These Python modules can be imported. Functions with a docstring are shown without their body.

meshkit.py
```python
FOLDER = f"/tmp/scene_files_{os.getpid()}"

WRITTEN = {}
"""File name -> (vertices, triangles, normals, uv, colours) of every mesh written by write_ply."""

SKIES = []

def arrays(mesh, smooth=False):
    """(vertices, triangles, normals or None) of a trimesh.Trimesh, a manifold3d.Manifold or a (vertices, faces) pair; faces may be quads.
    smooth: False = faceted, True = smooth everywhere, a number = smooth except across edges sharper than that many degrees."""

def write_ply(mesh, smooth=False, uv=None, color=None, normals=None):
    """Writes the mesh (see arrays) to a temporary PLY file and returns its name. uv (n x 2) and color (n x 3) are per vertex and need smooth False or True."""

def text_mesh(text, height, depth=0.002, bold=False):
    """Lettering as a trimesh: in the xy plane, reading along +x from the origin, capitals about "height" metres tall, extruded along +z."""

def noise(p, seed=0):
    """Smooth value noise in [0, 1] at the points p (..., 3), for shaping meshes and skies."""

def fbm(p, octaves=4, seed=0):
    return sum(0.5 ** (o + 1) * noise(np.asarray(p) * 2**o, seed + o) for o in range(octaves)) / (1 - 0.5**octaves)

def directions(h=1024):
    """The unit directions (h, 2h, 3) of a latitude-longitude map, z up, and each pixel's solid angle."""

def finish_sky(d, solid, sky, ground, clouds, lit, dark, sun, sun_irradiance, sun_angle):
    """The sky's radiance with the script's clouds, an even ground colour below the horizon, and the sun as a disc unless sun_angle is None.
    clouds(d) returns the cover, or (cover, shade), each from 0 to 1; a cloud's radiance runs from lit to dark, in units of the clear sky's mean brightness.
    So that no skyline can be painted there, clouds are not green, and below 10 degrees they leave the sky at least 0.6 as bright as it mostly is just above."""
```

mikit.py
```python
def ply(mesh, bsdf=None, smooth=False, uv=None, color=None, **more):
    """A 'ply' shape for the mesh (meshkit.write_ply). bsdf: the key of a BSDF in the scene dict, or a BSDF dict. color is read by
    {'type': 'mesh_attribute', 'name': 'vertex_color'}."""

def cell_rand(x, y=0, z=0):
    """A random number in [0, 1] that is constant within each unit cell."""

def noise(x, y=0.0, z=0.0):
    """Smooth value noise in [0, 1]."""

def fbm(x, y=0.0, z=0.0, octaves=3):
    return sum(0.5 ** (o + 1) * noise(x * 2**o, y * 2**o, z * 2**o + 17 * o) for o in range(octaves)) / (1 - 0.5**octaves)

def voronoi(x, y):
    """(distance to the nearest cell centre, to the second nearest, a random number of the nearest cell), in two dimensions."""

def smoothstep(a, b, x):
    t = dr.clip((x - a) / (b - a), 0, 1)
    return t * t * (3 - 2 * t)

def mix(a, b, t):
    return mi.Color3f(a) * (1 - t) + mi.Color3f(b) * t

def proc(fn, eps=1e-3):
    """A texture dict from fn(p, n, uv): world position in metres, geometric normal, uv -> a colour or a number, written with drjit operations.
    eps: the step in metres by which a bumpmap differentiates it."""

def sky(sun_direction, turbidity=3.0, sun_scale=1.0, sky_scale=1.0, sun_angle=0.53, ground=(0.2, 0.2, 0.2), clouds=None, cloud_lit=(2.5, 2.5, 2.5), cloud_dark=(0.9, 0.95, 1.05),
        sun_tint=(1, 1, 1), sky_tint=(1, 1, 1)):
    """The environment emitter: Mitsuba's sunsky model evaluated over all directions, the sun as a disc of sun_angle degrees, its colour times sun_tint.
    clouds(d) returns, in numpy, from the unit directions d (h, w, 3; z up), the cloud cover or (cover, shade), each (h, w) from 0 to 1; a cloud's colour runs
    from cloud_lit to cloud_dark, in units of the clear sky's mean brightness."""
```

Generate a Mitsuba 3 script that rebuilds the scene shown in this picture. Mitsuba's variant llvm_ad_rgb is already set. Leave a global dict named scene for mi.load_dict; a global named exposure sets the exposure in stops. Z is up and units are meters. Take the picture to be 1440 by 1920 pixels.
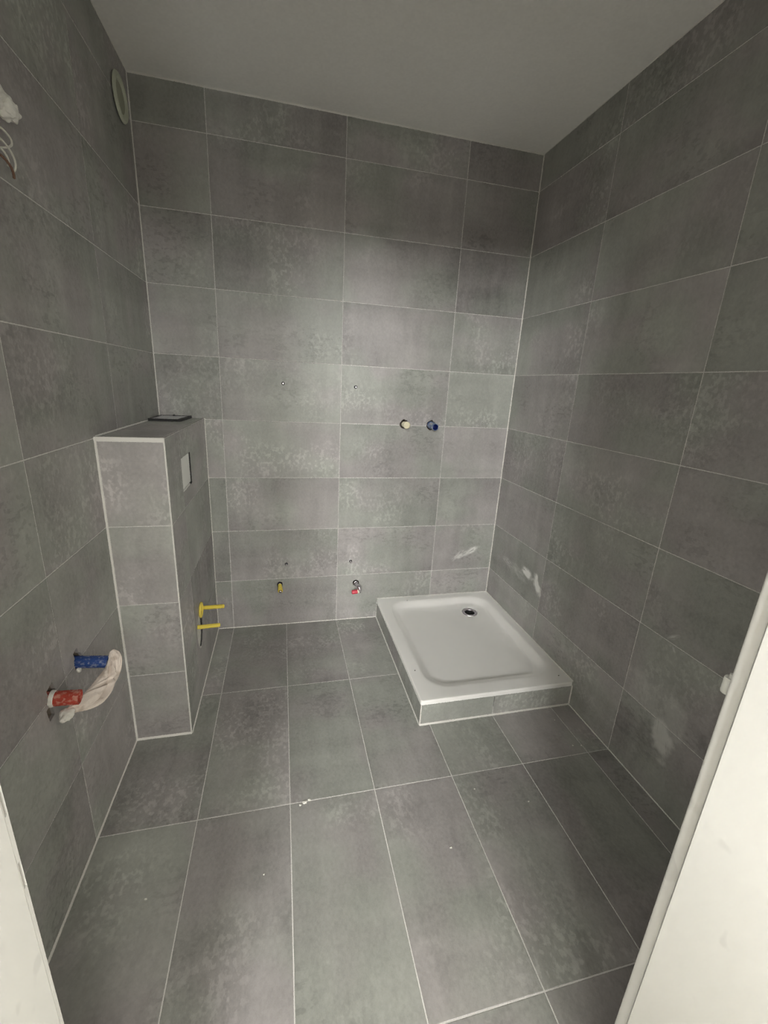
import math, random
import numpy as np, drjit as dr, mitsuba as mi, mikit, meshkit, trimesh
import manifold3d as m3
from mikit import noise, fbm, smoothstep, mix, cell_rand
from shapely.geometry import Polygon, Point, box as sbox
from shapely import affinity

random.seed(7); rng = np.random.default_rng(7)
scene, labels = {}, {}
T = mi.ScalarTransform4f

# ---------------------------------------------------------------- camera, light, exposure
W, Hpx = 1440, 1920
F, CX, CY = 783.704, 715.289, 951.856
CAM = np.array([-0.3065, -2.2815, 1.4097])
RX, RY, RZ = -0.2850, -0.0525, -0.2403
def rot(ax, a):
    c, s = math.cos(a), math.sin(a)
    return np.array({'x': [[1,0,0],[0,c,-s],[0,s,c]], 'y': [[c,0,s],[0,1,0],[-s,0,c]], 'z': [[c,-s,0],[s,c,0],[0,0,1]]}[ax])
M = rot('z', RZ) @ rot('x', RX) @ rot('y', RY)          # columns: right, forward, up
camm = np.eye(4); camm[:3, 0] = -M[:, 0]; camm[:3, 1] = M[:, 2]; camm[:3, 2] = M[:, 1]; camm[:3, 3] = CAM
scene['camera'] = {'type': 'perspective', 'fov': math.degrees(2 * math.atan(W / 2 / F)), 'fov_axis': 'x', 'near_clip': 0.02, 'far_clip': 50.0,
                   'principal_point_offset_x': (W / 2 - CX) / W, 'principal_point_offset_y': (Hpx / 2 - CY) / Hpx, 'to_world': T(camm)}
exposure = 0.30
# unseen windows added behind the camera to shape the light (x0, x1, z0, z1, radiance) and an added ceiling lamp
ADDED_WINS = [dict(x0=-1.65, x1=-0.90, z0=1.72, z1=2.50, L=[100.0, 99.0, 95.0]), dict(x0=-0.65, x1=-0.10, z0=0.10, z1=0.90, L=[17.0, 17.3, 17.3]),
        dict(x0=0.10, x1=0.70, z0=1.72, z1=2.50, L=[31.0, 31.0, 30.0])]
ADDED_LAMP = dict(x0=0.20, x1=0.80, y0=-4.9, y1=-4.1, z=2.515)
ADDED_LAMP_L = [34.0, 32.6, 29.6]

# ---------------------------------------------------------------- dimensions
XL, XR, ZC = -0.892, 0.999, 2.5625
YF, YO = -1.9, -2.13                                     # door wall: bathroom face, outer face
JX0, JX1 = -0.577, 0.331                                 # door frame rebates
G, REC = 0.0032, 0.0010                                  # joint width, joint recess
BX, BY, BZ = -0.686, -0.7705, 1.2053                     # boxing
TX, TY, TZ = 0.2534, -0.894, 0.1283                      # shower tray

# ---------------------------------------------------------------- materials
def two(b): return {'type': 'twosided', 'bsdf': b}
def pr(col, rough=0.5, spec=0.4, **k):
    c = {'type': 'rgb', 'value': list(col)} if not isinstance(col, dict) else col
    return two({'type': 'principled', 'base_color': c, 'roughness': rough, 'specular': spec, **k})

def tile_colour(u, v, base):
    tone = 0.70 + 0.02 * dr.floor(v / 10 + 0.5)          # own shade of the tile one step per ten units of v
    wu, wv = fbm(u * 11, v * 11, 3.1, octaves=3) * 0.05, fbm(u * 11 + 40, v * 11, 6.1, octaves=3) * 0.05
    a, b = u + wu, v + wv
    big = fbm(a * 2.0 + 5, b * 2.6, 1.3, octaves=3)
    mid = fbm(a * 9.0 + 9, b * 7.0, 2.9, octaves=3)
    band = fbm(u * 1.3, b * 18.0, 7.1, octaves=3)
    streak = fbm(a * 26.0, v * 2.6, 3.7, octaves=3)
    fine = fbm(u * 150.0, v * 120.0, 2.2, octaves=3)
    grit = noise(u * 480.0, v * 480.0, 0.5)
    zone = smoothstep(0.48, 0.70, fbm(a * 3.4 + 31, b * 4.2, 4.4, octaves=3))
    flake = smoothstep(0.47, 0.70, fbm(u * 95.0, v * 75.0, 9.0, octaves=4))
    zone2 = smoothstep(0.52, 0.70, fbm(a * 3.8 + 77, b * 5.0, 8.4, octaves=3))
    pit = smoothstep(0.54, 0.66, fbm(u * 55.0 + 9, v * 95.0, 6.0, octaves=3))
    t = base * (tone + 0.78 * (big - 0.5) + 0.26 * (mid - 0.5) + 0.22 * (band - 0.5) + 0.30 * (streak - 0.5) + 0.24 * (fine - 0.5) + 0.12 * (grit - 0.5))
    t = t * (1 + 0.29 * zone * flake - 0.15 * zone2 * pit)
    h = smoothstep(0.36, 0.64, fbm(a * 3.0 + 13, b * 3.6, 5.5, octaves=3))
    return mix((1.035, 0.985, 0.985), (0.985, 1.015, 0.945), h) * t
TILE = 0.285
def tile_fn(p, n, uv): return tile_colour(uv.x, uv.y, TILE)

def smear(a, b, ca, cb, la, lb, ang, seed, thr=0.42):
    """the outline of one wiped streak of dried filler, centred at (ca, cb), bristle marks along its length"""
    c, s = math.cos(ang), math.sin(ang)
    x, y = ((a - ca) * c + (b - cb) * s), (-(a - ca) * s + (b - cb) * c)
    w = 0.9 * (fbm(a * 38, b * 38, seed, octaves=4) - 0.5)
    d = dr.sqrt(dr.square(x / la) + dr.square(y / lb)) + w
    bristle = fbm(x * 30, y * 260, seed, octaves=2)
    return smoothstep(1.12, 0.42, d) * smoothstep(thr - 0.20, thr + 0.22, bristle * 0.75 + 0.25 * fbm(x * 60, y * 110, seed + 5, octaves=2))
def right_fn(p, n, uv):
    y, z = p.y, p.z
    col = tile_colour(uv.x, uv.y, TILE)
    m = dr.maximum(smear(y, z, -0.415, 0.452, 0.060, 0.030, 0.35, 2.0, 0.26), smear(y, z, -0.512, 0.430, 0.075, 0.030, 1.05, 3.0, 0.24))
    m = dr.maximum(m, 0.45 * smear(y, z, -0.215, 0.430, 0.070, 0.022, 0.1, 4.0, 0.46))
    m = dr.maximum(m, 0.35 * smear(y, z, -0.33, 0.420, 0.090, 0.035, 0.3, 4.5, 0.5))
    m = dr.maximum(m, 0.40 * smear(y, z, -1.288, 0.625, 0.030, 0.011, -0.7, 5.0, 0.36))
    m = dr.maximum(m, 0.30 * smear(y, z, -1.302, 0.583, 0.014, 0.007, 0.9, 6.0, 0.36))
    m = dr.maximum(m, 0.46 * smear(y, z, -1.345, 0.255, 0.095, 0.048, 1.35, 7.0, 0.22))
    m = dr.maximum(m, 0.17 * smear(y, z, -1.372, 0.345, 0.085, 0.050, 1.45, 8.0, 0.2))
    m = dr.maximum(m, 0.12 * smear(y, z, -1.27, 0.33, 0.13, 0.035, 0.85, 9.0, 0.3))
    return mix(col, (0.74, 0.74, 0.72), m)
def back_fn(p, n, uv):
    x, z = p.x, p.z
    col = tile_colour(uv.x, uv.y, TILE)
    m = dr.maximum(0.75 * smear(x, z, 0.855, 0.425, 0.060, 0.024, 0.5, 12.0, 0.36), 0.6 * smear(x, z, 0.785, 0.398, 0.060, 0.026, 0.6, 13.0, 0.44))
    return mix(col, (0.74, 0.74, 0.72), m)
def grout_fn(p, n, uv):
    g = 0.57 + 0.16 * (fbm(p.x * 7, p.y * 7, p.z * 7, octaves=3) - 0.5) + 0.10 * (noise(p.x * 300, p.y * 300, p.z * 300) - 0.5)
    return mi.Color3f(1.0, 0.985, 0.96) * g
def ceil_fn(p, n, uv):
    g = 0.80 + 0.07 * (fbm(p.x * 130, p.y * 130, octaves=3) - 0.5) + 0.05 * (fbm(p.x * 2, p.y * 2, octaves=2) - 0.5)
    return mi.Color3f(1.0, 0.995, 0.965) * g
def ceil_bump(p, n, uv): return fbm(p.x * 160, p.y * 160, octaves=2)
def dusty(col, dust, amount, sc):
    def fn(p, n, uv):
        m = smoothstep(0.44, 0.74, fbm(p.x * sc, p.y * sc, p.z * sc, octaves=4)) * amount
        return mix(col, dust, m)
    return fn
def rag_fn(p, n, uv):
    w = noise(p.x * 900, p.y * 900, p.z * 900)
    s = smoothstep(0.56, 0.70, fbm(p.x * 38, p.y * 38, p.z * 38, octaves=3))
    return mix((0.66, 0.59, 0.54), (0.40, 0.33, 0.28), s * 0.7) * (0.92 + 0.16 * w)
def plaster_fn(p, n, uv):
    return mi.Color3f(0.72, 0.71, 0.67) * (0.8 + 0.4 * fbm(p.x * 90, p.y * 90, p.z * 90, octaves=3))
def frame_fn(p, n, uv):
    g = 0.65 + 0.05 * (fbm(p.x * 6, p.y * 6, p.z * 3, octaves=3) - 0.5)
    m = smoothstep(0.66, 0.74, fbm(p.x * 30, p.y * 30, p.z * 14, octaves=3)) * 0.10
    return mi.Color3f(1.0, 0.995, 0.965) * (g * (1 - m))
def tray_fn(p, n, uv):
    return mi.Color3f(0.88, 0.875, 0.86) * (0.985 + 0.03 * fbm(p.x * 4, p.y * 4, octaves=2))

scene['tile_glaze'] = pr(mikit.proc(tile_fn), 0.46, 0.45)
scene['tile_glaze_right'] = pr(mikit.proc(right_fn), 0.46, 0.45)
scene['tile_glaze_back'] = pr(mikit.proc(back_fn), 0.46, 0.45)
scene['grout'] = two({'type': 'diffuse', 'reflectance': mikit.proc(grout_fn)})
scene['silicone'] = pr((0.66, 0.65, 0.62), 0.45, 0.4)
scene['ceiling_paint'] = two({'type': 'bumpmap', 'arbitrary': mikit.proc(ceil_bump, 8e-4), 'scale': 0.0012,
                              'bsdf': {'type': 'diffuse', 'reflectance': mikit.proc(ceil_fn)}})
scene['wall_paint'] = two({'type': 'diffuse', 'reflectance': {'type': 'rgb', 'value': [0.78, 0.775, 0.755]}})
scene['hall_floor'] = pr((0.42, 0.40, 0.36), 0.6, 0.3)
scene['frame_paint'] = pr(mikit.proc(frame_fn), 0.38, 0.45)
scene['frame_pocket'] = pr((0.42, 0.40, 0.34), 0.7, 0.3)
scene['enamel'] = pr(mikit.proc(tray_fn), 0.22, 0.5)
scene['chrome'] = two({'type': 'roughconductor', 'material': 'Cr', 'alpha': 0.18})
scene['dark_plastic'] = pr((0.012, 0.012, 0.013), 0.35, 0.5)
scene['grit'] = pr((0.05, 0.045, 0.04), 0.9, 0.1)
scene['mortar'] = pr((0.17, 0.145, 0.12), 0.95, 0.1)
scene['gap_black'] = pr((0.022, 0.022, 0.022), 0.6, 0.4)  # black of the pieces that stand in for dark gaps
scene['white_plastic'] = pr((0.74, 0.75, 0.72), 0.4, 0.5)
scene['vent_plastic'] = pr((0.50, 0.52, 0.43), 0.4, 0.5)
scene['vent_disc'] = pr((0.30, 0.31, 0.24), 0.5, 0.4)
scene['cream_plastic'] = pr((0.66, 0.62, 0.47), 0.35, 0.5)
scene['yellow_plastic'] = pr((0.75, 0.60, 0.10), 0.4, 0.5)
scene['red_plastic'] = pr(mikit.proc(dusty((0.36, 0.045, 0.03), (0.60, 0.36, 0.29), 0.55, 150)), 0.5, 0.4)
scene['red_cap'] = pr((0.55, 0.06, 0.09), 0.35, 0.5)
scene['blue_plastic'] = pr(mikit.proc(dusty((0.018, 0.05, 0.20), (0.36, 0.40, 0.48), 0.42, 170)), 0.4, 0.5)
scene['blue_grey'] = pr(mikit.proc(dusty((0.10, 0.15, 0.28), (0.48, 0.49, 0.50), 0.7, 50)), 0.45, 0.5)
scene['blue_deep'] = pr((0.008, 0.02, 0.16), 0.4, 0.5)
scene['cloth'] = two({'type': 'diffuse', 'reflectance': mikit.proc(rag_fn)})
scene['plaster'] = two({'type': 'diffuse', 'reflectance': mikit.proc(plaster_fn)})
scene['grey_gloss'] = pr((0.33, 0.33, 0.36), 0.15, 0.6)
scene['copper'] = two({'type': 'roughconductor', 'material': 'Cu', 'alpha': 0.25})
scene['wire_white'] = pr((0.60, 0.59, 0.54), 0.4, 0.4)
scene['wire_brown'] = pr((0.16, 0.09, 0.06), 0.4, 0.4)

# ---------------------------------------------------------------- helpers
used = {}
def key_of(name):
    n = used.get(name, 0); used[name] = n + 1
    return name if n == 0 else f'{name}_{n:03d}'
def put(name, mesh, mat, parent=None, smooth=False, uv=None, label=None, **more):
    k = key_of(f'{parent}__{name}' if parent else name)
    scene[k] = mikit.ply(mesh, mat, smooth=smooth, uv=uv, **more)
    if label: labels[k] = {'label': label}
    return k
def tag(k, label, cat, group=None):
    labels[k] = {'label': label, 'category': cat}
    if group: labels[k]['group'] = group
def struct(k, label=None):
    labels[k] = {'kind': 'structure', **({'label': label} if label else {})}
def bx(x0, x1, y0, y1, z0, z1):
    m = trimesh.creation.box((x1 - x0, y1 - y0, z1 - z0)); m.apply_translation(((x0 + x1) / 2, (y0 + y1) / 2, (z0 + z1) / 2)); return m
def cat(ms): return trimesh.util.concatenate(ms)
def man(mesh): return m3.Manifold(m3.Mesh(np.asarray(mesh.vertices, np.float32), np.asarray(mesh.faces, np.uint32)))
def mtri(man_): m = man_.to_mesh(); return trimesh.Trimesh(np.array(m.vert_properties[:, :3]), np.array(m.tri_verts), process=False)
def frame_to(a, d, up=(0, 0, 1)):
    d = np.asarray(d, float); d = d / np.linalg.norm(d)
    x = np.cross(up, d)
    if np.linalg.norm(x) < 1e-6: x = np.cross((1, 0, 0), d)
    x /= np.linalg.norm(x); y = np.cross(d, x)
    m = np.eye(4); m[:3, 0], m[:3, 1], m[:3, 2], m[:3, 3] = x, y, d, a
    return m
def lathe(prof, a=(0, 0, 0), d=(0, 0, 1), seg=40):
    """profile of (radius, height) pairs turned about the axis from a along d"""
    prof = np.asarray(prof, float); n = len(prof); ang = np.arange(seg) * 2 * np.pi / seg
    v = np.stack([prof[:, 0, None] * np.cos(ang), prof[:, 0, None] * np.sin(ang), np.repeat(prof[:, 1, None], seg, 1)], -1).reshape(-1, 3)
    f = []
    for i in range(n - 1):
        for j in range(seg):
            q = [i * seg + j, i * seg + (j + 1) % seg, (i + 1) * seg + (j + 1) % seg, (i + 1) * seg + j]
            f += [[q[0], q[1], q[2]], [q[0], q[2], q[3]]]
    m = trimesh.Trimesh(v, f, process=False); m.merge_vertices(); m.update_faces(m.nondegenerate_faces())
    m.apply_transform(frame_to(a, d)); return m
def pipe(r0, r1, a, b, seg=36, cap=0.0):
    """an open tube from a to b: outer radius r0, bore r1, rounded rim"""
    L = np.linalg.norm(np.subtract(b, a)); w = (r0 - r1) * 0.35
    return lathe([(r1, 0), (r0, 0), (r0, L - w), (r0 - w, L), (r1 + w, L), (r1, L - w), (r1, 0)], a, np.subtract(b, a), seg)
def tube(pts, r, seg=10):
    p = np.asarray(pts, float); n = len(p); r = np.broadcast_to(r, n)
    t = np.gradient(p, axis=0); t /= np.linalg.norm(t, axis=1, keepdims=True)
    x = np.cross(t[0], (0.3, 0.5, 0.8)); x /= np.linalg.norm(x); V = []
    ang = np.arange(seg) * 2 * np.pi / seg
    for i in range(n):
        x = x - t[i] * (x @ t[i]); x /= np.linalg.norm(x); y = np.cross(t[i], x)
        V.append(p[i] + r[i] * (np.cos(ang)[:, None] * x + np.sin(ang)[:, None] * y))
    v = np.vstack(V + [p[:1], p[-1:]]); f = []
    for i in range(n - 1):
        for j in range(seg):
            a, b, c, d = i * seg + j, i * seg + (j + 1) % seg, (i + 1) * seg + (j + 1) % seg, (i + 1) * seg + j
            f += [[a, b, c], [a, c, d]]
    for j in range(seg):
        f += [[n * seg, (j + 1) % seg, j], [n * seg + 1, (n - 1) * seg + j, (n - 1) * seg + (j + 1) % seg]]
    return trimesh.Trimesh(v, f, process=False)
def spline(pts, n):
    from scipy.interpolate import CubicSpline
    p = np.asarray(pts, float); t = np.r_[0, np.cumsum(np.linalg.norm(np.diff(p, axis=0), axis=1))]
    return CubicSpline(t, p)(np.linspace(0, t[-1], n))
def lump(c, r, seed, amp=0.35, fr=40, sub=3):
    m = trimesh.creation.icosphere(sub, 1.0); v = m.vertices * np.asarray(r)
    d = np.array(meshkit.fbm(np.asarray(v) * fr + seed * 3.7)) if hasattr(meshkit, 'fbm') else np.zeros(len(v))
    d = d.reshape(len(v), -1)[:, :1]; v = v * (1 + amp * (d - d.mean()) / (d.std() + 1e-9) * 0.5)
    return trimesh.Trimesh(v + np.asarray(c), m.faces, process=False)

# ---------------------------------------------------------------- tiled surfaces
tile_no = [0]
def slab(u0, u1, v0, v1, t, c=0.0009):
    """a tile with a bevelled face: u, v, height 0 = face, -t = back"""
    r = [(u0, v0), (u1, v0), (u1, v1), (u0, v1)]
    i = [(u0 + c, v0 + c), (u1 - c, v0 + c), (u1 - c, v1 - c), (u0 + c, v1 - c)]
    v = [(*a, -t) for a in r] + [(*a, -c * 0.7) for a in r] + [(*a, 0.0) for a in i]
    f = [[8, 9, 10], [8, 10, 11], [0, 2, 1], [0, 3, 2]]
    for k in range(4):
        j = (k + 1) % 4
        f += [[k, j, 4 + j], [k, 4 + j, 4 + k], [4 + k, 4 + j, 8 + j], [4 + k, 8 + j, 8 + k]]
    return np.array(v, float), np.array(f)
def poly_slab(poly, t):
    if poly.geom_type == 'MultiPolygon':
        vs, fs, n = [], [], 0
        for q in poly.geoms:
            v, f = poly_slab(q, t); vs.append(v); fs.append(f + n); n += len(v)
        return np.vstack(vs), np.vstack(fs)
    rings = [np.array(poly.exterior.coords)[:-1]] + [np.array(h.coords)[:-1] for h in poly.interiors]
    m = m3.CrossSection([r.tolist() for r in rings], m3.FillRule.EvenOdd).extrude(t).to_mesh()
    v = np.array(m.vert_properties[:, :3], float); v[:, 2] -= t
    return v, np.array(m.tri_verts)
def tiles(parent, O, U, V, rects, mat, holes=(), name='tile', t=0.008, g=G, tones={}):
    """every tile of one face as a child of parent; face plane through O, axes U and V"""
    O, U, V = (np.asarray(a, float) for a in (O, U, V)); N = np.cross(U, V)
    for no, (u0, u1, v0, v1) in enumerate(rects):
        tile_no[0] += 1; k = tile_no[0]
        m = tones.get(no, int(rng.choice([13, 14, 15, 15, 16, 17])))
        a0, a1, b0, b1 = u0 + g / 2, u1 - g / 2, v0 + g / 2, v1 - g / 2
        if a1 - a0 < 0.002 or b1 - b0 < 0.002: continue
        cut = [h for h in holes if h.intersects(sbox(a0, b0, a1, b1))]
        if cut:
            p = sbox(a0, b0, a1, b1)
            for h in cut: p = p.difference(h)
            geoms = [q for q in (p.geoms if p.geom_type == 'MultiPolygon' else [p])]
            p = max(geoms, key=lambda q: q.area)
            v, f = poly_slab(p, t)
        else: v, f = slab(a0, a1, b0, b1, t)
        off = rng.uniform(-0.3, 0.3, 2)
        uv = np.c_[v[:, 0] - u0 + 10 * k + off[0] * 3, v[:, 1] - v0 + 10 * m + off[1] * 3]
        w = O + v[:, :1] * U + v[:, 1:2] * V + v[:, 2:] * N
        put(name, (w, f), mat, parent, uv=uv)
def grid(us, vs): return [(us[i], us[i + 1], vs[j], vs[j + 1]) for j in range(len(vs) - 1) for i in range(len(us) - 1)]
def holed_slab(O, U, V, poly, depth):
    """solid behind a tiled face, cut through by the holes of poly"""
    O, U, V = (np.asarray(a, float) for a in (O, U, V)); N = np.cross(U, V)
    v, f = poly_slab(poly, depth)
    return (O + v[:, :1] * U + v[:, 1:2] * V + (v[:, 2:] - REC) * N, f)
def rough_round(cx, cy, rx, ry, seed, amp=0.12, n=22):
    r = np.random.default_rng(seed); a = np.arange(n) * 2 * np.pi / n; k = 1 + amp * r.uniform(-1, 1, n)
    return Polygon(np.c_[cx + rx * k * np.cos(a), cy + ry * k * np.sin(a)])

ROWS = [0.3 * i for i in range(9)] + [ZC]
# back wall (u = x, v = z, faces -y)
hb = [rough_round(0.357, 1.206, 0.024, 0.026, 1), rough_round(0.515, 1.206, 0.026, 0.027, 2), rough_round(-0.334, 0.262, 0.017, 0.019, 3), rough_round(0.116, 0.246, 0.019, 0.019, 4)]
pb = sbox(XL - 0.1, -0.1, XR + 0.1, ZC)
for h in hb: pb = pb.difference(h.buffer(0.004))
struct(put('wall_back', holed_slab((0, 0, 0), (1, 0, 0), (0, 0, 1), pb, 0.10), 'grout'))
def hole_fill(parent, O, U, V, polys):
    """the mortar lining of each cut-out: a sleeve behind the tile, nine centimetres deep and closed at the back"""
    O, U, V = (np.asarray(a, float) for a in (O, U, V)); N = np.cross(U, V)
    for h in polys:
        v1, f1 = poly_slab(h.buffer(0.0036).difference(h.buffer(0.0002)), 0.082); v1[:, 2] -= 0.0085
        v2, f2 = poly_slab(h.buffer(0.0036), 0.008); v2[:, 2] -= 0.091
        v, f = np.vstack([v1, v2]), np.vstack([f1, f2 + len(v1)])
        put('hole', (O + v[:, :1] * U + v[:, 1:2] * V + v[:, 2:] * N, f), 'mortar', parent, label='ragged cut-out around a pipe')
hole_fill('wall_back', (0, 0, 0), (1, 0, 0), (0, 0, 1), hb)
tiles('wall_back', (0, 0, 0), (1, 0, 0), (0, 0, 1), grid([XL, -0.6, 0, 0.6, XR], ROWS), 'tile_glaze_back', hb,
      tones={3: 18, 7: 19, 11: 20, 15: 20, 19: 19, 23: 18, 10: 18, 14: 18, 18: 16, 1: 17, 2: 18, 5: 17, 6: 17, 9: 17, 13: 17})  # right and lower tiles lightened to follow the light on the wall
# left wall (u = y, v = z reversed handed: faces +x)
hl = [rough_round(-1.0835, 0.600, 0.023, 0.026, 5, 0.10).union(affinity.rotate(sbox(-1.100, 0.606, -1.076, 0.640), 12)),
      rough_round(-1.232, 0.596, 0.024, 0.026, 6, 0.10).union(affinity.rotate(sbox(-1.262, 0.548, -1.236, 0.586), 8)).union(affinity.rotate(sbox(-1.246, 0.60, -1.216, 0.634), 14))]
pl = sbox(YF, -0.1, 0.0, ZC)
for h in hl: pl = pl.difference(h.buffer(0.004))
struct(put('wall_left', holed_slab((XL, 0, 0), (0, 1, 0), (0, 0, 1), pl, 0.10), 'grout'))
hole_fill('wall_left', (XL, 0, 0), (0, 1, 0), (0, 0, 1), hl)
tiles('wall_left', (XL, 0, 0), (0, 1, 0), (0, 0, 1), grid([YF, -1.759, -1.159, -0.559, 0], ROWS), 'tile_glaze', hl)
# right wall (u = -y)
struct(put('wall_right', bx(XR + REC, XR + 0.1, YF, 0, -0.1, ZC), 'grout'))
tiles('wall_right', (XR, 0, 0), (0, -1, 0), (0, 0, 1), grid([0, 0.5503, 1.1503, 1.7503, -YF], ROWS), 'tile_glaze_right', tones={21: 25, 16: 18, 20: 19, 13: 14, 17: 17, 24: 17, 25: 17, 28: 17, 29: 16, 33: 16})  # one tile is lighter by nature; upper rows raised to follow the light
# floor
struct(put('floor', bx(XL, XR, YO, 0, -0.1, -REC), 'grout'))
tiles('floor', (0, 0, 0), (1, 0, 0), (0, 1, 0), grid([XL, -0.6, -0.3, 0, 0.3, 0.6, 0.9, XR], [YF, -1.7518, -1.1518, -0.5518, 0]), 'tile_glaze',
      tones={9: 17, 10: 17, 11: 12, 12: 12, 13: 12, 3: 14, 4: 11, 5: 11, 7: 14, 8: 15})  # partly tile variation; right tiles also darkened to deepen the floor shade
tiles('floor', (0, 0, 0), (1, 0, 0), (0, 1, 0), grid([JX0, -0.3, 0, 0.3, JX1], [YO, YF]), 'tile_glaze')
# ceiling
struct(put('ceiling', bx(XL - 0.1, XR + 0.1, YO, 0.1, ZC, ZC + 0.1), 'ceiling_paint'))
# door wall
DZ = 2.00
struct(put('wall_front', cat([bx(XL - 0.1, JX0 - 0.02, YO, YF, 0, ZC), bx(JX1 + 0.02, XR + 0.1, YO, YF, 0, ZC), bx(JX0 - 0.02, JX1 + 0.02, YO, YF, DZ + 0.02, ZC)]), 'wall_paint'))

# silicone beads in the corners
def bead(a, b, n1, n2, w):
    a, b, n1, n2 = (np.asarray(q, float) for q in (a, b, n1, n2)); out = []
    L = np.linalg.norm(b - a); k = max(2, int(L / 0.05)); r = np.random.default_rng(int(1000 * abs(a.sum()) + 10 * L))
    pts = []
    for i in range(k + 1):
        c = a + (b - a) * i / k; s = w * (1 + 0.12 * r.uniform(-1, 1))
        pts += [c - 0.002 * (n1 + n2), c + s * n1 - 0.002 * n2, c + 0.36 * s * (n1 + n2), c + s * n2 - 0.002 * n1]
    f = []
    for i in range(k):
        for j in range(4):
            q = [4 * i + j, 4 * i + (j + 1) % 4, 4 * i + 4 + (j + 1) % 4, 4 * i + 4 + j]
            f += [[q[0], q[1], q[2]], [q[0], q[2], q[3]]]
    f += [[0, 2, 1], [0, 3, 2], [4 * k, 4 * k + 1, 4 * k + 2], [4 * k, 4 * k + 2, 4 * k + 3]]
    m = trimesh.Trimesh(np.array(pts), f, process=False); trimesh.repair.fix_normals(m); return m
X, Y, Z = np.eye(3)
beads = [((XL, 0, BZ), (XL, 0, ZC), X, -Y, 0.0055), ((XR, 0, TZ), (XR, 0, ZC), -X, -Y, 0.0055),
         ((BX, 0, 0), (TX, 0, 0), -Y, Z, 0.005), ((XL, BY, 0), (XL, YF, 0), X, Z, 0.006), ((XR, TY, 0), (XR, YF, 0), -X, Z, 0.005),
         ((XL, 0, ZC), (XR, 0, ZC), -Y, -Z, 0.007), ((XL, 0, ZC), (XL, YF, ZC), X, -Z, 0.003), ((XR, 0, ZC), (XR, YF, ZC), -X, -Z, 0.004)]
for i, b in enumerate(beads): struct(put(f'trim_{i + 1}', bead(*b), 'silicone'))

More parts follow.
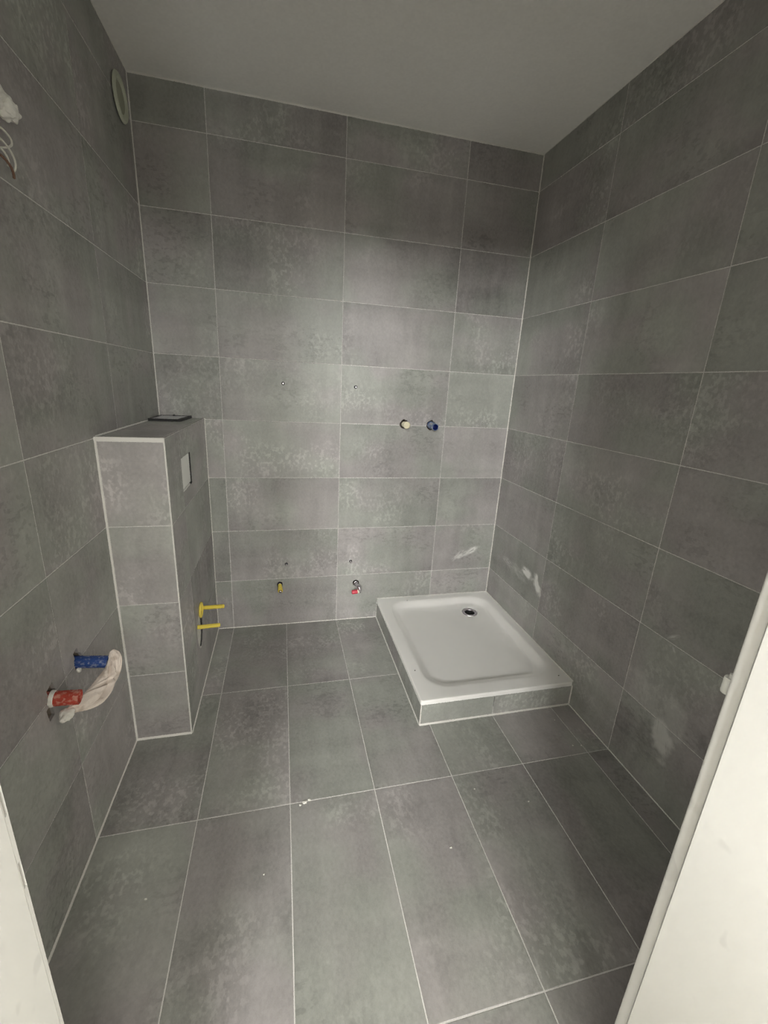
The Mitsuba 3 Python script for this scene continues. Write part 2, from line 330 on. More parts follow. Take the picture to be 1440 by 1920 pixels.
# ---------------------------------------------------------------- the room behind the camera with windows and lamp added to shape the light
HX0, HX1, HY, HZ = -3.2, 2.4, -5.2, 2.5625
struct(put('floor_hall', bx(HX0, HX1, HY, YO, -0.1, 0), 'hall_floor'))
struct(put('ceiling_hall', bx(HX0, HX1, HY, YO, HZ, HZ + 0.1), 'wall_paint'))
struct(put('wall_hall_left', bx(HX0 - 0.1, HX0, HY, YO, 0, HZ), 'wall_paint'))
struct(put('wall_hall_right', bx(HX1, HX1 + 0.1, HY, YO, 0, HZ), 'wall_paint'))
struct(put('wall_hall_front', cat([bx(HX0, XL - 0.1, YO, YO + 0.1, 0, HZ), bx(XR + 0.1, HX1, YO, YO + 0.1, 0, HZ)]), 'wall_paint'))
xs = [HX0] + [v for w in ADDED_WINS for v in (w['x0'], w['x1'])] + [HX1]
struct(put('wall_hall_back', cat([bx(xs[i], xs[i + 1], HY - 0.1, HY, 0, HZ) for i in range(0, len(xs), 2)] +
                                 [m for w in ADDED_WINS for m in (bx(w['x0'], w['x1'], HY - 0.1, HY, 0, w['z0']), bx(w['x0'], w['x1'], HY - 0.1, HY, w['z1'], HZ))]), 'wall_paint'))
for i, w in enumerate(ADDED_WINS):
    k = f'added_window_{i + 1}'
    pane = trimesh.Trimesh([(w['x0'], HY - 0.02, w['z0']), (w['x1'], HY - 0.02, w['z0']), (w['x1'], HY - 0.02, w['z1']), (w['x0'], HY - 0.02, w['z1'])], [[0, 2, 1], [0, 3, 2]], process=False)
    if (pane.face_normals[0] @ np.array([0, 1, 0])) < 0: pane.invert()
    struct(put(k, pane, 'wall_paint', emitter={'type': 'area', 'radiance': {'type': 'rgb', 'value': w['L']}}))
    put('frame', cat([bx(w['x0'], w['x1'], HY - 0.018, HY, w['z0'], w['z0'] + 0.03), bx(w['x0'], w['x1'], HY - 0.018, HY, w['z1'] - 0.03, w['z1'])] +
                     [bx(x - 0.015, x + 0.015, HY - 0.018, HY, w['z0'] + 0.03, w['z1'] - 0.03) for x in (w['x0'] + 0.015, w['x1'] - 0.015)]), 'frame_paint', k)

k = key_of('shade_blocker'); tag(k, 'low white block added unseen outside the door to shade the right floor', 'shade_blocker')  # unseen blocker, added to keep window light off the right-hand floor
put('body', bx(-0.45, 0.30, -3.62, -3.30, 0.04, 1.20), 'frame_paint', k)
put('plinth', bx(-0.43, 0.28, -3.60, -3.33, 0.0, 0.04), 'dark_plastic', k)
for x in (-0.446, -0.073): put('door', bx(x, x + 0.369, -3.30, -3.282, 0.045, 1.195), 'frame_paint', k)
q = ADDED_LAMP
k = key_of('added_ceiling_lamp'); tag(k, 'unseen flat light panel added on the ceiling outside the door', 'added lamp')  # unseen emitter, added to fit the light coming through the doorway
put('housing', bx(q['x0'] - 0.02, q['x1'] + 0.02, q['y0'] - 0.02, q['y1'] + 0.02, q['z'] + 0.002, HZ), 'frame_paint', k)
dm = trimesh.Trimesh([(q['x0'], q['y0'], q['z']), (q['x1'], q['y0'], q['z']), (q['x1'], q['y1'], q['z']), (q['x0'], q['y1'], q['z'])], [[0, 2, 1], [0, 3, 2]], process=False)
put('diffuser', dm, 'wall_paint', k, emitter={'type': 'area', 'radiance': {'type': 'rgb', 'value': ADDED_LAMP_L}})

# ---------------------------------------------------------------- steel door frame
def prism(poly, z0, z1):
    v, f = poly_slab(Polygon(poly), z1 - z0); v[:, 2] += z1; return trimesh.Trimesh(v, f, process=False)
j = JX1
arc = [(j - 0.0005 - 0.0035 * math.sin(t), -1.8955 - 0.0205 * (1 - math.cos(t)) / 2) for t in np.linspace(0.0, math.pi, 12)]
right = prism([(j + 0.06, -1.8975), (j + 0.012, -1.8935)] + arc + [(j - 0.002, -1.9175), (j - 0.0125, -1.9215), (j - 0.014, -1.9235), (j - 0.014, YO - 0.013), (j - 0.012, YO - 0.015), (j + 0.06, YO - 0.015), (j + 0.06, YO), (j + 0.02, YO), (j + 0.02, -1.90), (j + 0.06, -1.90)], 0, DZ)
d = JX0
left = prism([(d - 0.06, -1.9), (d - 0.02, -1.9), (d - 0.02, YO), (d - 0.06, YO), (d - 0.06, YO - 0.015), (d - 0.001, YO - 0.015), (d + 0.001, YO - 0.013), (d + 0.001, -1.9065), (d - 0.0012, -1.906), (d - 0.0012, -1.9048), (d + 0.0002, -1.9042), (d, -1.899), (d - 0.002, -1.8965), (d - 0.06, -1.8965)], 0, DZ)
lm = man(left)
for z0, z1 in ((0.884, 0.921), (0.984, 1.03)):
    lm = lm - man(bx(d - 0.012, d + 0.01, -1.9040, -1.8990, z0, z1))
struct('door_1')
put('jamb', right, 'frame_paint', 'door_1', smooth=35, label='white right-hand jamb with rounded rebate edge')
put('jamb', mtri(lm), 'frame_paint', 'door_1', label='white left-hand jamb with strike cut-outs')
for z0, z1 in ((0.884, 0.921), (0.984, 1.03)):
    put('strike_pocket', bx(d - 0.0118, d - 0.006, -1.9039, -1.8991, z0 + 0.0003, z1 - 0.0003), 'frame_pocket', 'door_1')
put('head', prism([(JX0 - 0.06, -1.8965), (JX0 - 0.06, YO - 0.015), (JX1 + 0.06, YO - 0.015), (JX1 + 0.06, -1.8965)], DZ, DZ + 0.06), 'frame_paint', 'door_1')
hx, hy = 0.3535, -1.8815
put('hinge', lathe([(0, 0), (0.0075, 0), (0.0088, 0.0015), (0.0088, 0.0255), (0.0078, 0.0275), (0.0035, 0.0275), (0.0035, 0.026), (0, 0.026)], (hx, hy, 0.982), (0, 0, 1), 28), 'white_plastic', 'door_1', smooth=35, label='white hinge knuckle')
put('pin', cat([lathe([(0, 0), (0.0034, 0), (0.0034, 0.008), (0, 0.009)], (hx, hy, 1.008), (0, 0, 1), 18), bx(hx - 0.001, hx + 0.010, hy - 0.012, hy - 0.004, 0.985, 1.020)]), 'white_plastic', 'door_1__hinge')

# ---------------------------------------------------------------- tiled boxing for the cistern
hs = [sbox(-0.566, 0.9665, -0.3925, 1.1000), affinity.rotate(rough_round(-0.472, 0.298, 0.062, 0.088, 9, 0.05, 30), -4)]
core = man(bx(XL, BX - REC, BY + REC, 0, 0, BZ - REC))
core = core - man(bx(BX - 0.055, BX + 0.01, -0.566, -0.3925, 0.9665, 1.10))
ev = trimesh.creation.cylinder(1.0, 0.09, sections=30); ev.apply_transform(trimesh.transformations.rotation_matrix(np.pi / 2, (0, 1, 0)))
ev.apply_scale((1, 0.062, 0.088)); ev.apply_translation((BX - 0.015, -0.472, 0.298)); core = core - man(ev)
P = 'cistern_boxing'
tag(P, 'waist-high grey tiled boxing for a toilet cistern in the left corner', 'boxing')
put('body', mtri(core), 'grout', P)
G2 = 0.0028
tiles(P, (0, BY, 0), (1, 0, 0), (0, 0, 1), grid([XL + 0.005, BX - 0.0035], [0.006, 0.3, 0.6, 0.9, BZ - 0.0135]), 'tile_glaze', g=G2, tones={0: 17, 1: 18, 2: 18, 3: 19})  # front tones raised to brighten the face turned to the light
tiles(P, (BX, 0, 0), (0, 1, 0), (0, 0, 1), grid([BY + 0.003, -0.559, 0], [0.004, 0.3, 0.6, 0.9, BZ - 0.001]), 'tile_glaze', hs, g=G2)
tiles(P, (0, 0, BZ), (1, 0, 0), (0, 1, 0), grid([XL + 0.004, BX - 0.012], [BY + 0.010, -0.559, 0]) + [(BX - 0.012, BX - 0.001, BY + 0.010, 0)], 'tile_glaze', g=0.002)
put('edge_trim', bx(XL + 0.003, BX - 0.001, BY - 0.0004, BY + 0.009, BZ - 0.0135, BZ + 0.0003), 'silicone', P, label='white trim along the top front edge')
put('edge_trim', bx(BX - 0.004, BX + 0.0002, BY - 0.0006, BY + 0.0015, 0.0, BZ - 0.0138), 'silicone', P)
put('edge_trim', bead((XL, BY, 0), (XL, BY, BZ), X, -Y, 0.0048), 'silicone', P)
put('edge_trim', bead((XL, BY, 0), (BX, BY, 0), -Y, Z, 0.0065), 'silicone', P)
put('edge_trim', bead((BX, BY, 0), (BX, 0, 0), X, Z, 0.005), 'silicone', P)
put('edge_trim', bead((BX, 0, 0), (BX, 0, BZ), X, -Y, 0.0045), 'silicone', P)
put('edge_trim', bead((XL, BY + 0.01, BZ), (XL, 0, BZ), X, Z, 0.005), 'silicone', P)
fp = put('flush_panel', bx(BX - 0.014, BX - 0.0035, -0.5655, -0.4075, 0.976, 1.0995), 'white_plastic', P, label='white panel set in the flush plate opening')
put('flush_panel_lip', bx(BX - 0.010, BX - 0.002, -0.5655, -0.418, 0.9668, 0.9705), 'white_plastic', P)
v, f = poly_slab(affinity.translate(affinity.scale(affinity.rotate(rough_round(-0.472, 0.298, 0.062, 0.088, 9, 0.04, 30), -4), 0.86, 0.96), -0.010, 0.0), 0.03)
w3 = np.array((BX - 0.006, 0, 0)) + v[:, :1] * Y + v[:, 1:2] * Z + v[:, 2:] * X
put('outlet_filling', (w3, f), 'plaster', P, label='pale filling in the oval outlet hole')
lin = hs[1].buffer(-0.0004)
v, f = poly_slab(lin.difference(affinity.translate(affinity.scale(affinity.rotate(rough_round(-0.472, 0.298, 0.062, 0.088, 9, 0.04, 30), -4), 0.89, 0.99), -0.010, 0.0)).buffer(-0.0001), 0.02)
if len(v): put('outlet_gap_dark', (np.array((BX - 0.0012, 0, 0)) + v[:, :1] * Y + v[:, 1:2] * Z + v[:, 2:] * X, f), 'gap_black', P, label='black crescent set in for the dark gap at the outlet edge')  # black crescent painted in as the dark gap around the filling
put('flush_gap_dark', cat([bx(BX - 0.05, BX - 0.0007, -0.3960, -0.3927, 0.9668, 1.0998), bx(BX - 0.05, BX - 0.0007, -0.4250, -0.3962, 0.9668, 0.9690)]), 'gap_black', P, label='black strip set in for the dark gap beside the flush panel')  # black strip painted in as the dark gap beside the panel

# yellow mounting sleeves standing out of the boxing
def yellow(a, b, lab):
    k = key_of('mounting_sleeve'); tag(k, lab, 'pipe sleeve')
    put('sleeve', pipe(0.0092, 0.0062, np.asarray(a) - 0.04 * np.subtract(b, a), b, 24), 'yellow_plastic', k, smooth=40)
    return k
k = yellow((BX + 0.005, -0.394, 0.3625), (-0.586, -0.424, 0.3805), 'upper yellow sleeve with a ring collar on the side of the tiled boxing')
ring = lathe([(0.012, 0), (0.034, 0), (0.036, 0.003), (0.034, 0.007), (0.028, 0.008), (0.024, 0.004), (0.012, 0.004), (0.012, 0)], (0, 0, 0), (1, 0, 0), 36)
ring.apply_scale((1, 1.05, 1.0)); ring.apply_translation((BX + 0.0005, -0.440, 0.378)); put('ring_collar', ring, 'yellow_plastic', k, smooth=40, label='oval yellow collar')
k = yellow((BX - 0.004, -0.505, 0.328), (-0.605, -0.452, 0.2995), 'lower yellow sleeve in front of the oval hole in the tiled boxing')

# black-edged plate lying on the boxing
k = key_of('flat_plate'); tag(k, 'flat grey plate with a black ridged edge lying on top of the tiled boxing', 'plate')
z0 = BZ + 0.0004
def pt(u, v): return np.array([XL + 0.012 + u * (0.122 + 0.010 * v), -0.205 + v * 0.195 - 0.004 * u, 0])
rim = []
cs = [pt(0, 0), pt(1, 0), pt(1, 1), pt(0, 1)]
base = Polygon([c[:2] for c in cs]).buffer(0.006, join_style=1); inner = base.buffer(-0.010)
v, f = poly_slab(base.difference(inner), 0.010); v[:, 2] += z0 + 0.010; put('rim', (v, f), 'dark_plastic', k, label='black edge')
v, f = poly_slab(inner.buffer(0.0005), 0.0085); v[:, 2] += z0 + 0.0088; put('face', (v, f), 'grey_gloss', k, label='glossy grey face')
rr = []
for i in range(16):
    c = cs[1] + (cs[2] - cs[1]) * (i + 0.5) / 16
    rr.append(bx(c[0] - 0.004, c[0] + 0.0075, c[1] - 0.0035, c[1] + 0.0035, z0 + 0.001, z0 + 0.0118))
put('ridge', cat(rr), 'dark_plastic', k); labels[k + '__ridge'] = {'kind': 'stuff', 'label': 'row of fine black ridges'}
put('knob', lathe([(0, 0), (0.005, 0), (0.005, 0.006), (0, 0.008)], (XL + 0.075, -0.03, z0 + 0.0086), Z, 14), 'dark_plastic', k)

# ---------------------------------------------------------------- shower tray on its tiled plinth
P = 'shower_plinth'; tag(P, 'low grey tiled plinth under the white shower tray', 'plinth')
ZT = TZ - 0.0225
put('body', bx(TX + 0.001, XR - 0.002, TY + 0.001, -0.002, 0, 0.045), 'grout', P)
tiles(P, (0, TY, 0), (1, 0, 0), (0, 0, 1), grid([TX + 0.0025, 0.6, XR - 0.003], [0.005, ZT]), 'tile_glaze', g=0.003)
tiles(P, (TX, 0, 0), (0, -1, 0), (0, 0, 1), grid([0.003, 0.5518, -TY - 0.0005], [0.005, ZT]), 'tile_glaze', g=0.003)
put('edge_trim', bx(TX - 0.0005, TX + 0.0035, TY - 0.0005, TY + 0.0025, 0.002, ZT), 'silicone', P)
put('edge_trim', bead((TX, TY, 0), (XR, TY, 0), -Y, Z, 0.006), 'silicone', P)
put('edge_trim', bead((TX, TY, 0), (TX, 0, 0), -X, Z, 0.005), 'silicone', P)
put('edge_trim', bead((XR, TY, 0), (XR, TY, ZT), -X, -Y, 0.005), 'silicone', P)
put('edge_trim', bead((TX, 0, 0), (TX, 0, ZT), -X, -Y, 0.004), 'silicone', P)

NS = 24
def rrect(x0, x1, y0, y1, r):
    out = []
    for (cx, cy, a) in ((x1 - r, y1 - r, 0), (x0 + r, y1 - r, 90), (x0 + r, y0 + r, 180), (x1 - r, y0 + r, 270)):
        for i in range(NS):
            t = math.radians(a + 90 * i / (NS - 1)); out.append((cx + r * math.cos(t), cy + r * math.sin(t)))
    return np.array(out)
DR = np.array([0.803, -0.180]); RD = 0.0475
x0, x1, y0, y1 = TX - 0.003, XR - 0.0012, TY - 0.003, -0.0012
def ringat(i, r, z, ex=0):
    return np.c_[rrect(x0 + i, x1 - i, y0 + i, y1 - i, r), np.full(4 * NS, z)]
rings = [ringat(0.012, 0.006, ZT + 0.0008), ringat(0.0005, 0.010, ZT + 0.0008), ringat(0, 0.010, ZT + 0.002), ringat(0, 0.010, TZ - 0.0065), ringat(0.0008, 0.010, TZ - 0.0035), ringat(0.0027, 0.010, TZ - 0.0012), ringat(0.006, 0.010, TZ)]
def basin(i, r, z): # basin rounded rectangle with a slightly wider front rim
    return np.c_[rrect(x0 + 0.052 + i, x1 - 0.036 - i, y0 + 0.060 + i * 1.15, y1 - 0.040 - i, r), np.full(4 * NS, z)]
prof = [(0.0, TZ - 0.0006, 0.115), (0.008, TZ - 0.0016, 0.112), (0.016, TZ - 0.0045, 0.108), (0.030, TZ - 0.0150, 0.100), (0.042, TZ - 0.0240, 0.094), (0.050, TZ - 0.0285, 0.090), (0.060, TZ - 0.0310, 0.085), (0.075, TZ - 0.0325, 0.080)]
rings += [basin(i, r, z) for i, z, r in prof]
last = rings[-1]; ang = np.arctan2(last[:, 1] - DR[1], last[:, 0] - DR[0])
circ = np.c_[DR[0] + 0.043 * np.cos(ang), DR[1] + 0.043 * np.sin(ang), np.full(len(ang), TZ - 0.0385)]
for t in (0.15, 0.3, 0.45, 0.6, 0.75, 0.9, 1.0): rings.append(last * (1 - t) + circ * t)
n = 4 * NS; V = np.vstack(rings); Fc = []
for i in range(len(rings) - 1):
    for jj in range(n):
        q = [i * n + jj, i * n + (jj + 1) % n, (i + 1) * n + (jj + 1) % n, (i + 1) * n + jj]
        Fc += [[q[0], q[1], q[2]], [q[0], q[2], q[3]]]
tm = trimesh.Trimesh(V, Fc, process=False)
k = key_of('shower_tray'); tag(k, 'white enamelled rectangular shower tray in the right back corner', 'shower tray')
put('basin', tm, 'enamel', k, smooth=32)
dz = TZ - 0.0385
dk = put('drain', lathe([(0.029, -0.030), (0.029, -0.004), (0.031, 0.0005), (0.034, 0.0015), (0.043, 0.0022), (0.0465, 0.0015), (0.0478, -0.0012), (0.043, -0.004)], (*DR, dz + 0.002), Z, 48), 'chrome', k, smooth=40, label='round chrome drain ring')
put('cup', lathe([(0.0, -0.034), (0.0285, -0.034), (0.0290, -0.006), (0.0275, -0.006), (0.0265, -0.014), (0.020, -0.016), (0.018, -0.022), (0.0, -0.022)], (*DR, dz + 0.002), Z, 40), 'dark_plastic', dk, smooth=40, label='black open drain')
put('edge_trim', bead((TX, 0, TZ), (XR, 0, TZ), -Y, Z, 0.004), 'silicone', k)
put('edge_trim', bead((XR, TY, TZ), (XR, 0, TZ), -X, Z, 0.004), 'silicone', k)

# ---------------------------------------------------------------- fixings on the back wall
for x, z, L, dx, g_ in ((-0.298, 1.392, 0.008, 0.1, 'left upper'), (0.077, 1.392, 0.008, 0.1, 'right upper'), (-0.295, 0.391, 0.020, 0.0, 'left lower'), (0.080, 0.390, 0.024, 0.0, 'right lower')):
    k = key_of('wall_bolt')
    lab = {'left upper': 'small metal fixing in the back wall, upper left of the four', 'right upper': 'small metal fixing in the back wall up and left of the cream plug',
           'left lower': 'small metal bolt above the yellow-capped valve on the back wall', 'right lower': 'small metal bolt above the red-capped elbow on the back wall'}[g_]
    tag(k, lab, 'bolt', 'metal fixings in the back wall')
    put('sleeve', lathe([(0.0055, -0.008), (0.0055, 0.0008), (0.0085, 0.0014), (0.0085, 0), (0.0085, -0.0004)], (x, 0, z), -Y, 24), 'dark_plastic', k, smooth=40)
    put('stud', lathe([(0, -0.006), (0.0052, -0.006), (0.0052, L - 0.0015), (0.0035, L), (0, L)], (x, 0, z), -Y, 24), 'chrome', k, smooth=40)

k = key_of('water_outlet_plug'); tag(k, 'cream plastic plug on a water outlet in the back wall, left of the blue pipe', 'pipe plug')
put('body', lathe([(0, -0.01), (0.0145, -0.01), (0.0145, 0.012), (0.0165, 0.012), (0.0165, 0.018), (0.0145, 0.018), (0.0145, 0.040), (0, 0.040)], (0.357, 0, 1.206), -Y, 32), 'cream_plastic', k, smooth=35)
put('cap', cat([lathe([(0.014, 0.038), (0.0185, 0.038), (0.0192, 0.042), (0.0192, 0.056), (0.0165, 0.058), (0.0155, 0.052), (0, 0.052)], (0.357, 0, 1.206), -Y, 32), bx(0.357 - 0.0145, 0.357 + 0.0145, -0.0575, -0.050, 1.2035, 1.2085)]), 'cream_plastic', k, smooth=35)
k = key_of('blue_pipe_end'); tag(k, 'short open blue pipe end standing out of the back wall beside the cream plug', 'pipe')
put('collar', lathe([(0.0, -0.01), (0.0205, -0.01), (0.0205, 0.010), (0.0185, 0.012), (0, 0.012)], (0.516, 0, 1.206), -Y, 32), 'blue_grey', k, smooth=35, label='dusty grey collar')
pa, pb_ = (0.516, 0.005, 1.206), (0.512, -0.085, 1.2025)
put('pipe', pipe(0.0185, 0.0155, pa, pb_, 36), 'blue_grey', k, smooth=35)
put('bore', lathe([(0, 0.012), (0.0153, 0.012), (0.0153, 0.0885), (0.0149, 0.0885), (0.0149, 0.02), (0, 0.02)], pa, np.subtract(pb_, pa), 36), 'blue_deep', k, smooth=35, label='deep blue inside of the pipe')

k = key_of('capped_valve'); tag(k, 'small yellow capped outlet low on the back wall, below the left bolt', 'pipe fitting')
a, b = np.array((-0.334, 0.0, 0.262)), np.array((-0.331, -0.052, 0.238))
put('rosette', lathe([(0, -0.008), (0.0125, -0.008), (0.0125, 0.002), (0.0105, 0.006), (0, 0.006)], a, (0, -1, 0), 26), 'chrome', k, smooth=35)
put('cap', lathe([(0.008, 0.0), (0.0105, 0.002), (0.0125, 0.022), (0.0145, 0.048), (0.0135, 0.050), (0.0100, 0.044), (0, 0.044)], a, b - a, 28), 'yellow_plastic', k, smooth=35, label='yellow cap')
put('plug', lathe([(0, 0.040), (0.0088, 0.040), (0.0088, 0.054), (0.006, 0.057), (0, 0.057)], a, b - a, 24), 'chrome', k, smooth=35)
k = key_of('elbow_fitting'); tag(k, 'metal elbow with a red cap low on the back wall near the shower tray', 'pipe fitting')
put('stem', lathe([(0, -0.01), (0.013, -0.01), (0.013, 0.004), (0.0095, 0.006), (0.0095, 0.045), (0, 0.045)], (0.116, 0, 0.246), (0.12, -1, -0.06), 26), 'chrome', k, smooth=35)
put('elbow', tube(spline([(0.1215, -0.046, 0.246), (0.128, -0.058, 0.240), (0.130, -0.060, 0.226), (0.126, -0.060, 0.214)], 12), [0.0105] * 11 + [0.012], 18), 'chrome', k, smooth=35)
put('nut', lathe([(0, 0), (0.0125, 0), (0.0125, 0.010), (0, 0.010)], (0.126, -0.059, 0.219), (-1, -0.05, -0.10), 6), 'cream_plastic', k)
put('red_cap', lathe([(0.0, 0.0), (0.0110, 0.0), (0.0125, 0.004), (0.0125, 0.030), (0.0105, 0.034), (0, 0.034)], (0.117, -0.0595, 0.218), (-1, -0.05, -0.08), 26), 'red_cap', k, smooth=35, label='red cap')

# ---------------------------------------------------------------- left wall: blue and red sleeves, rag, cables, vent
k = key_of('blue_pipe_sleeve'); tag(k, 'dusty blue pipe sleeve low on the left wall with a rag over its end', 'pipe')
a, b = (XL - 0.03, -1.0835, 0.599), (XL + 0.078, -1.086, 0.590)
put('pipe', pipe(0.0172, 0.0150, a, b, 40), 'blue_plastic', k, smooth=35)
put('plaster_dab', lump((XL + 0.004, -1.096, 0.581), (0.006, 0.009, 0.008), 3, 0.3, 90, 2), 'plaster', k, smooth=True, label='white dab of plaster under the base')
k = key_of('red_pipe_sleeve'); tag(k, 'dusty red open pipe sleeve low on the left wall, below the rag', 'pipe')
ra, rb = np.array((XL - 0.03, -1.232, 0.5965)), np.array((XL + 0.060, -1.227, 0.588))
put('pipe', pipe(0.0185, 0.0162, ra, rb, 44), 'red_plastic', k, smooth=35)
put('bore', lathe([(0, 0.02), (0.0160, 0.02), (0.0160, 0.0885), (0.0156, 0.0885), (0.0156, 0.03), (0, 0.03)], ra, rb - ra, 40), 'red_plastic', k, smooth=35)
put('plaster_ring', lathe([(0.0186, 0.026), (0.0215, 0.026), (0.0205, 0.033), (0.0186, 0.036), (0.0186, 0.026)], ra, rb - ra, 30), 'plaster', k, smooth=35, label='pale plaster ring at the base')

# twisted rag from the blue sleeve down under the red one
NR, SG = 150, 110
path = spline([(-0.808, -1.072, 0.617), (-0.799, -1.080, 0.600), (-0.800, -1.098, 0.573), (-0.808, -1.135, 0.556), (-0.819, -1.178, 0.551), (-0.835, -1.212, 0.556), (-0.850, -1.236, 0.562), (-0.858, -1.248, 0.566)], NR)
S01 = np.linspace(0, 1, NR)
wid = np.interp(S01, [0, 0.05, 0.2, 0.42, 0.65, 0.82, 0.93, 1], [0.006, 0.014, 0.022, 0.028, 0.026, 0.019, 0.012, 0.004])
thk = np.interp(S01, [0, 0.1, 0.5, 0.9, 1], [0.006, 0.011, 0.013, 0.010, 0.003])
tt = np.gradient(path, axis=0); tt /= np.linalg.norm(tt, axis=1, keepdims=True); vs = []
view = np.array([0.62, -0.55, 0.55]); view /= np.linalg.norm(view)
a = np.arange(SG) * 2 * np.pi / SG
def crease(a0, sg): return np.exp(-((np.angle(np.exp(1j * (a - a0)))) / sg) ** 2)
for i in range(NR):
    s_ = i / (NR - 1); n_ = view - tt[i] * (view @ tt[i]); n_ /= np.linalg.norm(n_); w_ = np.cross(tt[i], n_)
    env = math.sin(math.pi * min(1, max(0, s_))) ** 0.5
    fold = 1 + 0.10 * np.cos(3 * a + 4 * s_) + 0.05 * np.cos(7 * a - 9 * s_)
    for a0, sg, dp in ((0.10 + 4.6 * (s_ - 0.12), 0.20, 0.85), (2.75 - 2.9 * s_, 0.14, 0.60), (1.0 + 2.2 * s_, 0.10, 0.28), (2.0 + 4.0 * (s_ - 0.5), 0.09, 0.26), (1.5 - 3.0 * (s_ - 0.25), 0.08, 0.22)):
        fold = fold - env * dp * crease(a0, sg) + env * 0.45 * dp * crease(a0 + 2.1 * sg, 1.3 * sg)
    cx_, sx_ = np.cos(a) * wid[i] * (0.55 + 0.45 * np.maximum(fold, 0.12)), np.sin(a) * thk[i] * np.maximum(fold, 0.12) * 1.15
    tw = 0.45 * math.sin(2.2 * math.pi * s_ - 0.6)
    vs.append(path[i] + (cx_ * math.cos(tw) - sx_ * math.sin(tw))[:, None] * w_ + (cx_ * math.sin(tw) + sx_ * math.cos(tw))[:, None] * n_)
vs = np.vstack(vs + [path[:1], path[-1:]]); ff = []
for i in range(NR - 1):
    for q in range(SG):
        a_, b_, c_, d_ = i * SG + q, i * SG + (q + 1) % SG, (i + 1) * SG + (q + 1) % SG, (i + 1) * SG + q
        ff += [[a_, b_, c_], [a_, c_, d_]]
for q in range(SG): ff += [[NR * SG, (q + 1) % SG, q], [NR * SG + 1, (NR - 1) * SG + q, (NR - 1) * SG + (q + 1) % SG]]
rag = trimesh.Trimesh(vs, ff, process=False)
k = put('rag', rag, 'cloth', smooth=True); tag(k, 'dirty beige twisted rag hanging between the blue and the red pipe sleeve', 'rag')
k = put('filler_lump', lump((-0.856, -1.254, 0.556), (0.017, 0.019, 0.013), 5, 0.28, 60, 4), 'plaster', smooth=True); tag(k, 'white lump of filler stuck under the red pipe sleeve', 'plaster lump')

# cable outlet cut by the left edge of the frame
k = put('cable_plaster', cat([lump((-0.874, -1.012, 1.937), (0.018, 0.022, 0.020), 8, 0.35, 45, 4), lump((-0.878, -1.048, 1.948), (0.016, 0.030, 0.018), 9, 0.4, 45, 4)]), 'plaster', smooth=True)
tag(k, 'white lump of plaster high on the left wall at the frame edge', 'plaster lump')
k = key_of('cable'); tag(k, 'bundle of loose electric wires under the white lump on the left wall', 'cable')
put('wire', tube(spline([(XL - 0.002, -1.055, 1.893), (-0.878, -1.040, 1.893), (-0.866, -1.035, 1.874), (-0.868, -1.048, 1.858), (XL + 0.004, -1.062, 1.850)], 24), 0.0022, 8), 'wire_white', k, smooth=True)
put('wire', tube(spline([(XL - 0.002, -1.10, 1.876), (-0.874, -1.078, 1.866), (-0.866, -1.046, 1.852), (-0.868, -1.030, 1.832), (-0.874, -1.036, 1.815)], 24), 0.0022, 8), 'wire_white', k, smooth=True)
put('wire', tube(spline([(XL - 0.002, -1.11, 1.846), (-0.872, -1.085, 1.846), (-0.868, -1.058, 1.834), (-0.876, -1.045, 1.824)], 20), 0.0022, 8), 'wire_white', k, smooth=True)
put('wire', tube(spline([(XL - 0.002, -1.11, 1.832), (-0.876, -1.078, 1.834), (-0.870, -1.046, 1.822), (-0.874, -1.032, 1.806)], 20), 0.0026, 8), 'wire_brown', k, smooth=True, label='brown wire')

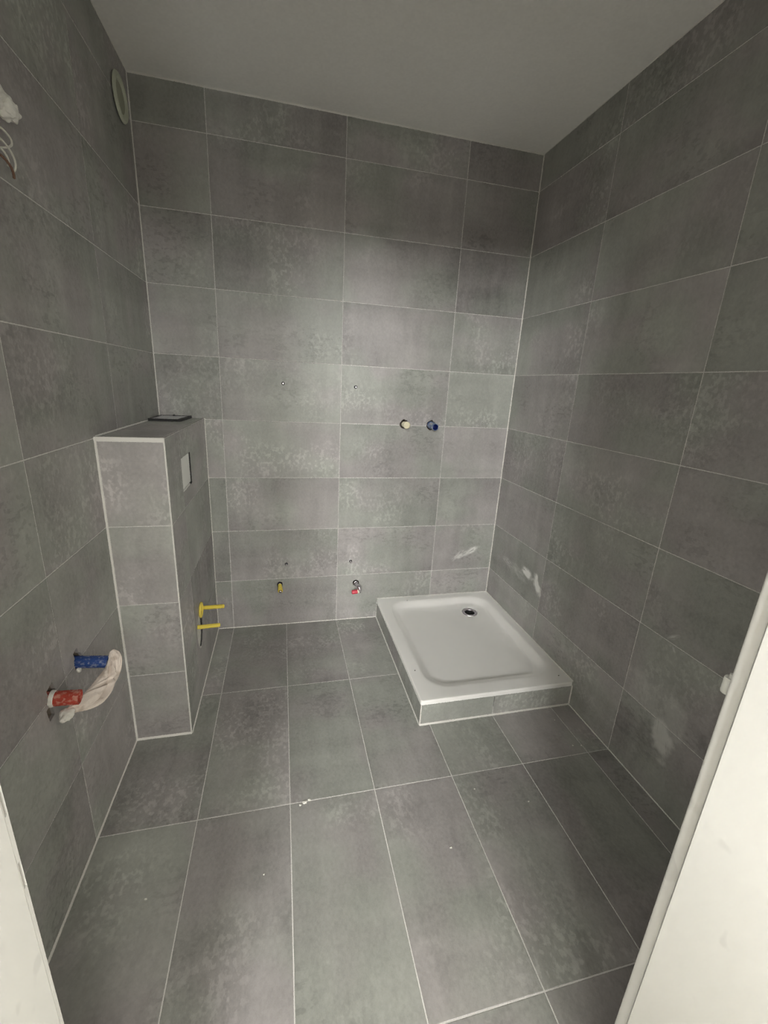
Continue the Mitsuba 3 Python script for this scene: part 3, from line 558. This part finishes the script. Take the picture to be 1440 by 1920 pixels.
k = key_of('vent_valve'); tag(k, 'round pale green-grey ventilation valve high in the left back corner', 'vent')
vc = (XL, -0.136, 2.406)
put('ring', lathe([(0.066, 0.004), (0.075, 0.004), (0.0765, 0.0065), (0.074, 0.011), (0.067, 0.0145), (0.061, 0.0135), (0.057, 0.008), (0.053, -0.0004), (0.066, 0.004)], vc, X, 64), 'vent_plastic', k, smooth=40)
put('disc', lathe([(0, 0.002), (0.046, 0.002), (0.049, 0.004), (0.048, 0.007), (0.030, 0.0095), (0, 0.0105)], vc, X, 56), 'vent_disc', k, smooth=40, label='darker closing disc')
put('neck', lathe([(0.050, -0.0005), (0.060, -0.0005), (0.060, 0.0045), (0.050, 0.0045), (0.050, -0.0005)], vc, X, 48), 'vent_plastic', k, smooth=40)

# ---------------------------------------------------------------- crumbs of plaster on the floor
crumbs = [(-0.250, -1.156, 0.007, 'largest white crumb of the three on the floor joint in the middle'), (-0.234, -1.150, 0.005, 'right crumb of the three white ones on the floor joint in the middle'),
          (-0.266, -1.163, 0.004, 'left crumb of the three white ones on the floor joint in the middle'), (0.860, -1.110, 0.003, 'left of two white crumbs on the floor before the right wall'),
          (0.895, -1.118, 0.003, 'right of two white crumbs on the floor before the right wall'), (0.870, -0.972, 0.0028, 'white crumb on the floor just before the right end of the tray plinth'),
          (0.198, -1.394, 0.0035, 'bright white crumb alone on the light floor tile right of the middle'), (0.363, -1.219, 0.0028, 'tiny white crumb on the floor below the left front corner of the tray'),
          (-0.698, -1.359, 0.0035, 'pale crumb on the floor near the left wall'), (0.535, -1.30, 0.0028, 'tiny white crumb on the dark floor tiles right of the middle'), (-0.38, -1.358, 0.0026, 'tiny white crumb on the floor tile left of the middle')]
for i, (x, y, s, lab) in enumerate(crumbs):
    k = put('plaster_crumb', lump((x, y, s * 0.3), (s, s * 0.8, s * 0.45), 20 + i, 0.4, 300, 2), 'plaster')
    tag(k, lab, 'crumb', 'plaster crumbs on the floor')
for i, (x, y, z, lab) in enumerate(((0.435, -0.050, TZ, 'back'), (0.285, -0.700, TZ, 'left'), (0.955, -0.845, TZ, 'right front'))):
    k = put('grit_speck', lump((x, y, z + 0.0007), (0.003, 0.0024, 0.0012), 40 + i, 0.4, 300, 2), 'grit')
    tag(k, f'tiny dark speck of grit on the {lab} rim of the white shower tray', 'grit', 'grit specks on the tray rim')
